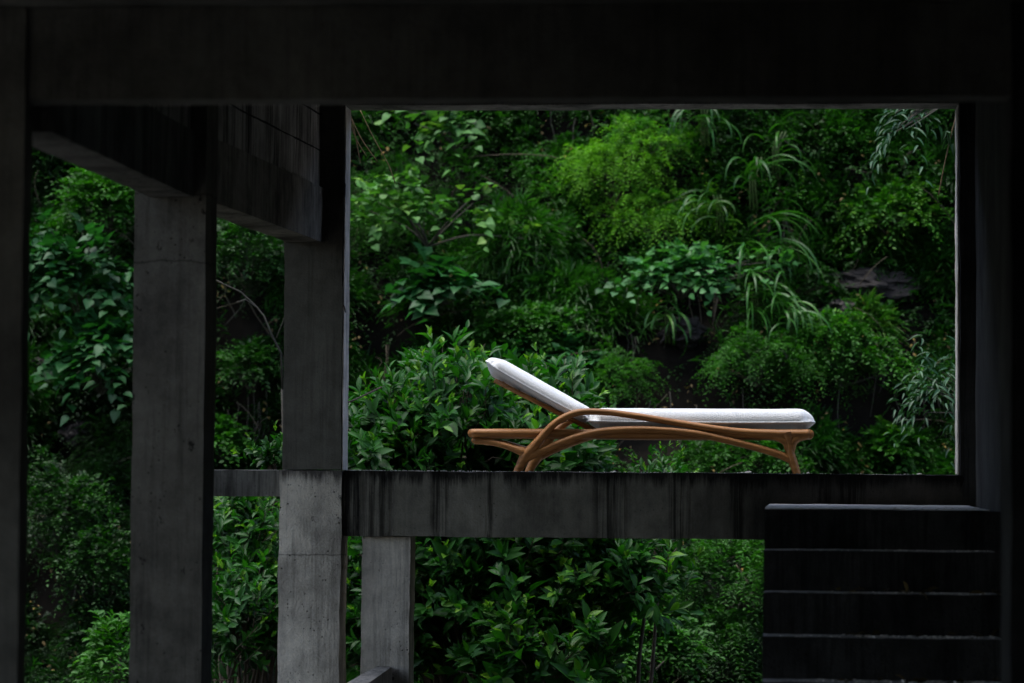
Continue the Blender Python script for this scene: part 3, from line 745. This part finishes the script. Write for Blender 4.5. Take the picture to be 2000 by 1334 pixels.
hb('light green bush at the very bottom, left of the feathery ones', 1270, 1270, 90, 50, 260, T=T_MED, ll=.075, lw=.04, tint=.5, out=1.2)
hb('mid green bush behind the backrest of the lounger', 1020, 650, 90, 40, 280, tint=.5, T=T_MED, ll=.06, lw=.035)
hb('pale grassy bush left of the bright feathery bush', 1020, 470, 80, 60, 240, mat='grass', k=6, L=.22, ll=.16, lw=.012, tint=.35, droop=.5, ang=.35)
hb('bush with narrow drooping leaves in the middle of the hillside', 1100, 590, 100, 55, 260, mat='grass', k=6, L=.22, ll=.15, lw=.013, tint=.25, droop=.5, ang=.35)
hb('soft yellowish green tree crown high between the left columns', 205, 400, 75, 60, 420, out=.8, T=T_MED, ll=.075, lw=.035, tint=.55, name='tree', cat='tree')
hb('green bush seen under the side beam between the middle columns', 480, 500, 75, 75, 340, out=.5, T=T_MED, ll=.055, lw=.028, tint=.2)
hb('reddish tipped sparse bush low between the middle columns', 490, 720, 45, 45, 120, out=.4, T=T_MED, ll=.06, lw=.035, tint=.35)
hb('small light green bush beside the middle column, above the edge beam', 440, 860, 28, 40, 90, out=.4, T=T_MED, ll=.07, lw=.045, tint=.55)
hb('dark hanging bush low beside the far left column', 110, 1010, 60, 90, 330, out=.5, tint=.15, ll=.05)
hb('dark green bush above the little bright plant at lower left', 190, 1120, 60, 90, 330, out=.5, tint=.12, ll=.05)
hb('bright young plant with pointed leaves at lower left', 225, 1290, 42, 65, 110, out=1.6, T=T_MED, k=8, ll=.085, lw=.04, tint=.55)

# broad-leaved plants
GP = 'broad-leaved plants on the hillside'
hb('broad bluish-leaved tree filling the gap between the two left columns', 150, 545, 105, 105, 165, out=1.3, T=T_HEART, k=6, L=.34, ll=.12, lw=.10, mat='lf_blue', tint=.3, name='tree', cat='tree', group=GP, droop=.4, lo=.3, jit=.4)
hb('lower broad-leaved branch hanging beneath the bluish tree', 190, 700, 70, 70, 80, out=1.2, T=T_HEART, k=6, L=.3, ll=.14, lw=.11, mat='lf_blue', tint=.3, name='tree', cat='tree', group=GP, droop=.45, jit=.4)
hb('sparse shrub with pale heart-shaped leaves in the upper left of the opening', 830, 415, 135, 65, 85, out=.8, T=T_HEART, k=5, L=.30, ll=.095, lw=.085, mat='lf_pale', tint=.62, name='shrub', cat='shrub', group=GP, lo=.2, jit=.45, young=.15, nst=10)
hb('trailing vine of large pale leaves hanging below the lintel at left', 890, 255, 85, 40, 46, out=.8, T=T_HEART, k=4, L=.28, ll=.12, lw=.11, mat='lf_pale', tint=.55, name='vine', cat='vine', group=GP, lo=.2, jit=.4, droop=.5, nst=14)
hb('plant with big soft green leaves above the glossy shrub', 860, 560, 75, 35, 50, out=.6, T=T_HEART, k=4, L=.25, ll=.17, lw=.13, mat='lf_blue', tint=.45, name='plant', cat='plant', group=GP, lo=.2)
hb('vine of round bright leaves spilling over the dark rock', 1330, 540, 135, 42, 120, out=.7, T=T_HEART, k=5, L=.25, ll=.085, lw=.08, mat='lf_blue', tint=.9, name='vine', cat='vine', group=GP, lo=.3, jit=.4, nst=16)
hb('pale-leaved shrub right behind the top of the glossy shrub', 1090, 700, 60, 30, 60, out=.4, T=T_HEART, k=4, L=.2, ll=.10, lw=.08, mat='lf_blue', tint=.5, name='plant', cat='plant', group=GP)
# slender-leaved tree behind the right column
GW = 'slender-leaved branches by the right column'
for (lab, px, py, rx, ry, n) in (('drooping bluish slender-leaved branch against the right column, level with the lounger', 1850, 770, 50, 80, 60),
                                 ('bluish slender leaves hanging from the top near the right column', 1775, 240, 28, 40, 18), ):
    c = np.array(P(px, py, 22.5)); s = 22.5 / FPX
    bush('tree_branch', lab, 'tree', c, (rx * s, .25, ry * s), n, T_LONG, 7, .22, .12, .026, 'lf_willow', .6, GW, .6, .7, base=(1.62, 22.6, c[2] + (.5 if py < 400 else -.35)), lo=.2, nst=14, lift=.1)

# reed grass
def reed(label, px, py, n, ln, lean, tint=.6, out=.55, spread=.8, rise=.6):
    b = hpt(px, py, out); root = empty('reed_grass', Vector(b)); tag(root, label, 'grass clump', 'arching reed grass clumps on the hillside')
    V = []; F = []; A = []
    for k in range(n):
        L = ln * rng.uniform(.55, 1.15); a = rng.normal(lean, spread); d = Vector((math.sin(a), -abs(rng.normal(.35, .3)), 0)).normalized()
        up = rng.uniform(.5, 1.1) * rise; wd = rng.uniform(.008, .015); o = Vector((rng.normal(0, .05), rng.normal(0, .05), rng.normal(0, .07)))
        if rng.random() < .2: o.z += rng.uniform(.1, .35)
        S = 9; tn = float(np.clip(tint + rng.normal(0, .18), 0, 1)); b0 = len(V)
        q = Vector(b) + o; el = math.atan2(up, .55); curl = rng.uniform(1.6, 2.6)
        tw = rng.uniform(-.5, .5)
        for i in range(S + 1):
            t = i / S; e = el - curl * t ** 1.15
            dirv = Vector((d.x * math.cos(e), d.y * math.cos(e), math.sin(e)))
            if i: q = q + dirv * (L / S)
            sd = dirv.cross(Vector((0, 0, 1))); sd = (sd if sd.length > .05 else Vector((1, 0, 0))).normalized()
            sd = Matrix.Rotation(tw * (1 + t), 3, dirv) @ sd; nn = sd.cross(dirv)
            w_ = wd * (min(1, t * 5 + .35)) * (1 - t ** 2.2) + .0006
            V += [tuple(q - sd * w_ + nn * w_ * .35), tuple(q), tuple(q + sd * w_ + nn * w_ * .35)]; A += [tn] * 3
            if i:
                c = b0 + 3 * i; F += [(c - 3, c - 2, c + 1, c), (c - 2, c - 1, c + 2, c + 1)]
    me = bpy.data.meshes.new('blades'); me.from_pydata(V, [], F); at = me.attributes.new('tint', 'FLOAT', 'POINT'); at.data.foreach_set('value', A)
    for p in me.polygons: p.use_smooth = True
    link('blades', me, M['grass'], root)
    mb = MB(); bv = Vector(b)
    for k in range(3):
        mb.tube([bv + Vector((.03 * k, .08, -.25)), bv + Vector((.02 * k, .02, 0)), bv + Vector((lean * .06 + .03 * k, -.03, .2 * rise))], [.009, .008, .005], 5)
    mb.build('cane', M['greenstem'], root, smooth=True)
reed('large arching reed grass clump fanning right, above the foot of the lounger', 1480, 500, 34, .72, .9, .5, spread=.5, rise=.5)
reed('second reed clump drooping directly below the largest one', 1470, 575, 38, .6, .7, .5, spread=.55, rise=.25)
reed('small reed tuft lowest of the clumps', 1540, 605, 18, .42, .6, .6, rise=.2)
reed('tall reed clump in the middle of the reed column', 1465, 350, 15, .6, .6, .35, rise=.9)
reed('reed clump with pale blades curling over near the lintel', 1510, 290, 9, .5, .8, .6, rise=.7)
reed('topmost reed clump hanging just under the lintel', 1370, 225, 26, .5, .0, .35, spread=1.2, rise=.3)
reed('thin reed tuft left of the tall reed clump', 1400, 400, 18, .45, -.5, .3, rise=.4)
reed('short reed tuft over the dark rock', 1300, 610, 20, .4, .2, .45, spread=1.0, rise=.2)

# bare pale branch between the middle columns
br = MB(); br.tube([P(418, 545, 22.5), P(440, 556, 22.5), P(470, 570, 22.5), P(500, 598, 22.6), P(516, 618, 22.6), P(528, 648, 22.6), P(549, 690, 22.7), P(552, 760, 22.8)], [.003, .004, .005, .006, .006, .007, .008, .009], 6)
br.tube([P(500, 600, 22.6), P(480, 585, 22.4), P(462, 590, 22.3)], [.005, .004, .003], 5); br.tube([P(540, 660, 22.6), P(560, 610, 22.5)], [.006, .003], 5)
br.tube([P(552, 760, 22.8), P(556, 900, 23.1), P(560, 1200, 23.4), Vector((P(560, 1200, 23.4).x, 23.5, GZ))], [.013, .016, .022, .03], 6)
tag(br.build('bare_branch', M['palebark'], smooth=True), 'leafless pale branch curving between the middle columns', 'branch')

# ================================================================== GLOSSY SHRUBS BELOW AND BEHIND THE TERRACE
def glossy(label, base, blobs, dens, ll=.155, lw=.060, young=.35, tint=.40, name='shrub', limbs=14):
    root = empty(name, Vector(base)); tag(root, label, 'shrub', 'glossy-leaved shrubs behind the terrace')
    lv = Leaves(); twg = MB(); tips = []
    for (C, R, tb) in blobs:
        C = np.array(C); R = np.array(R)
        n = int(dens * (R[0] * R[2] + R[1] * R[2]) * 3)
        Bp, Nn = shell(n, C, R, .35, 1.0, .6, -.75)
        rad = np.linalg.norm((Bp - C) / R, axis=1)
        wob = np.array([mnoise.noise(Vector(q * 2.6)) for q in Bp]); keep = (wob > -.28 - .25 * rng.random(n))
        Bp, Nn, wob, rad = Bp[keep], Nn[keep], wob[keep], rad[keep]; n = len(Bp)
        Bp = C + (Bp - C) * (1 + .22 * wob)[:, None]
        D = Nn * .55 + np.array([0, -.1, .75]) + .4 * rng.normal(size=(n, 3))
        sz = rng.uniform(.75, 1.2, n)
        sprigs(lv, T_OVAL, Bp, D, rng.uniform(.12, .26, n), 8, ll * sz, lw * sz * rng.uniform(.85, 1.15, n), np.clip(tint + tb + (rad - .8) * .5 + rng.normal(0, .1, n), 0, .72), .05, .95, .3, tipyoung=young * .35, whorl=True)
        # little upright young leaves at some shoot tips
        m = rng.random(n) < .35; q = nrm(D)
        sprigs(lv, T_OVAL, Bp[m] + q[m] * .2, D[m], .05, 4, ll * .5, lw * .6, np.full(m.sum(), .85 + tb * .3), 0, .35, .2, whorl=True)
        for i in rng.choice(n, min(n, int(n * .35)), replace=False):
            p = Vector(Bp[i]); d = Vector(q[i]); back = p + (Vector(C) - p) * .35 - Vector((0, 0, .08))
            twg.tube([back, p - d * .03, p + d * .2], [.006, .004, .002], 4, cap=False)
        tips += [Bp[i] + (C - Bp[i]) * .35 for i in rng.choice(n, min(n, limbs), replace=False)]
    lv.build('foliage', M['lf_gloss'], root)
    if not label.startswith(('little', 'low')): twg.build('twigs', M['bark'], root, smooth=True)['kind'] = 'stuff'
    tubes_to(base, tips, .022, .006, .5, .1).build('stem', M['bark'], root, smooth=True)
    return root
def blob(px, py, Y, rx, ry, rd, tb=0.0):
    s = Y / FPX; return (tuple(P(px, py, Y)), (rx * s, rd, ry * s), tb)
b = P(960, 1300, 21.6)
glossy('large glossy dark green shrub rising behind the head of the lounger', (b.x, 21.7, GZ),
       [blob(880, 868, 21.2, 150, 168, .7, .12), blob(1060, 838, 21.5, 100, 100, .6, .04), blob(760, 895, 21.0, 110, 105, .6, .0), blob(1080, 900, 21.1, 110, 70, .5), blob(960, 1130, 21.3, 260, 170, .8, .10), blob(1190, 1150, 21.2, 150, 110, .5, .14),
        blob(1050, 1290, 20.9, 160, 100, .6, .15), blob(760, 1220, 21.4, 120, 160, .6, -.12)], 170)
b = P(480, 1300, 21.8)
glossy('light green glossy shrub seen below the edge beam between two columns', (b.x, 22.0, GZ),
       [blob(480, 1070, 22.0, 105, 95, .6, .2), blob(490, 1230, 21.6, 110, 120, .6, .0)], 200, ll=.12, lw=.046, tint=.4)
b = P(1310, 1150, 21.4)
glossy('low glossy shrub tip just showing over the terrace edge', (P(1240, 990, 21.6).x, 21.8, GZ), [blob(1300, 965, 21.6, 55, 40, .3, .1)], 200, ll=.085, lw=.032, limbs=2)
b = P(530, 905, 19.4)
glossy('little rounded-leaf sprout standing on the edge beam beside the column', (P(532, 905, 19.2).x, 19.2, P(532, 930, 19.2).z), [blob(534, 906, 19.2, 9, 14, .04, .25)], 2600, ll=.085, lw=.045, limbs=3, name='sprout')

# ================================================================== SMALL THINGS
def twigs(label, specs, r=.004, name='dry_twig', leaves=None):
    root = empty(name, Vector(specs[0][0])); tag(root, label, 'twig', 'dry twigs hanging at the opening')
    mb = MB()
    for pts in specs: mb.tube([Vector(q) for q in catmull([tuple(p) for p in pts], 4)], r, 5)
    mb.build('stem', M['twig'], root, smooth=True)
    if leaves:
        lv = Leaves(); O = np.array([tuple(P(*a)) for a in leaves]); n = len(O)
        lv.add(T_LONG, O, np.stack([rng.normal(-.3, .5, n), rng.normal(-.2, .3, n), rng.normal(-.8, .3, n)], 1), np.tile([0, -1, .5], (n, 1)) + .3 * rng.normal(size=(n, 3)), .085, .022, np.full(n, .8))
        lv.build('leaf', M['lf_willow'], root)
    return root
Yt = 18.75
twigs('cluster of thin dry brown twigs hanging from the upper left corner of the opening',
      [[P(678, 214, Yt), P(690, 245, Yt), P(704, 318, Yt)], [P(680, 216, Yt), P(705, 270, Yt), P(737, 315, Yt)], [P(679, 220, Yt), P(695, 270, Yt), P(716, 305, Yt)], [P(703, 214, Yt), P(730, 270, Yt), P(758, 320, Yt), P(772, 358, Yt)]], .0032)
twigs('single dry twig with few bluish leaves hanging beside the right column',
      [[P(1869, 222, Yt), P(1858, 262, Yt), P(1845, 320, Yt), P(1833, 382, Yt)]], .0036, leaves=[(1857, 258, Yt), (1850, 268, Yt), (1852, 262, Yt), (1848, 255, Yt), (1861, 280, Yt)])
# crumbs on the terrace edge
def crumb(px, w_, h_, lab, Y=18.36, z=None):
    import bmesh
    bm = bmesh.new(); bmesh.ops.create_icosphere(bm, subdivisions=2, radius=1); sd_ = px * .37
    for v in bm.verts:
        d = 1 + .45 * mnoise.noise(v.co * 1.6 + Vector((sd_, 0, 0))); v.co = Vector((v.co.x * w_ * d, v.co.y * w_ * .7 * d, max(v.co.z, -.5) * h_ * d))
    me = bpy.data.meshes.new('rubble_chip'); bm.to_mesh(me); bm.free(); o = link('rubble_chip', me, M['rubble'])
    o.location = (PX(px, Y), Y, (z if z is not None else Z_S) + h_ * .4); tag(o, lab, 'rubble', 'plaster chips on the terrace edge')
crumb(1461, .022, .008, 'widest pale plaster chip on the terrace edge under the lounger')
crumb(1450, .010, .005, 'small plaster chip touching the widest chip under the lounger')
crumb(1578, .010, .007, 'round plaster chip just right of the lounger foot leg')
crumb(1200, .012, .006, 'flat plaster chip on the terrace edge right of the head end legs')
crumb(1795, .014, .005, 'flat plaster chip near the right column on the terrace edge')
# grit on the terrace edge, landing and steps
gr = MB()
def grit(x, y, z, r):
    a = random.uniform(0, 6.28); pts = [(x + r * math.cos(a + k * 1.57) * random.uniform(.6, 1.2), y + r * math.sin(a + k * 1.57) * random.uniform(.6, 1.2)) for k in range(4)]
    gr.prism(pts, z - .001, z + r * random.uniform(.4, .9))
for k in range(420):
    u = random.random() ** 2.2; grit(c1 + .03 + u * 3.3, 18.31 + random.random() * .2, Z_S, random.uniform(.002, .006))
for k in range(500): grit(random.uniform(xs0 + .02, .93), Y0 + .02 + random.random() * 2.2, zland + .004, random.uniform(.003, .007))
for k in range(1, 6):
    for _ in range(160):
        x = xs0 + .03 + random.random() ** .6 * 1.08; grit(min(x, .94), Y0 - TR * k + .02 + random.random() * .17, zland - RI * k + .004, random.uniform(.003, .010 if k in (3, 4) else .006))
tag(gr.build('grit', M['rubble']), 'pale grit and plaster crumbs scattered over terrace edge, landing and steps', 'grit', kind='stuff')
lt = Leaves(); n = 45; kk = rng.integers(2, 5, n)
O = np.stack([rng.uniform(.2, .95, n), Y0 - TR * kk + rng.uniform(.03, .2, n), zland - RI * kk + .012], 1)
lt.add(T_MED, O, np.stack([rng.normal(size=n), rng.normal(size=n), rng.normal(0, .3, n)], 1), np.tile([0, 0, 1.0], (n, 1)) + .5 * rng.normal(size=(n, 3)), .07, .03, rng.uniform(0, 1, n))
tag(lt.build('leaf_litter', M['litter']), 'dry fallen leaves lying on the concrete steps', 'leaf litter', kind='stuff')
print('tris', sum(len(o.data.polygons) for o in bpy.data.objects if o.type == 'MESH'))
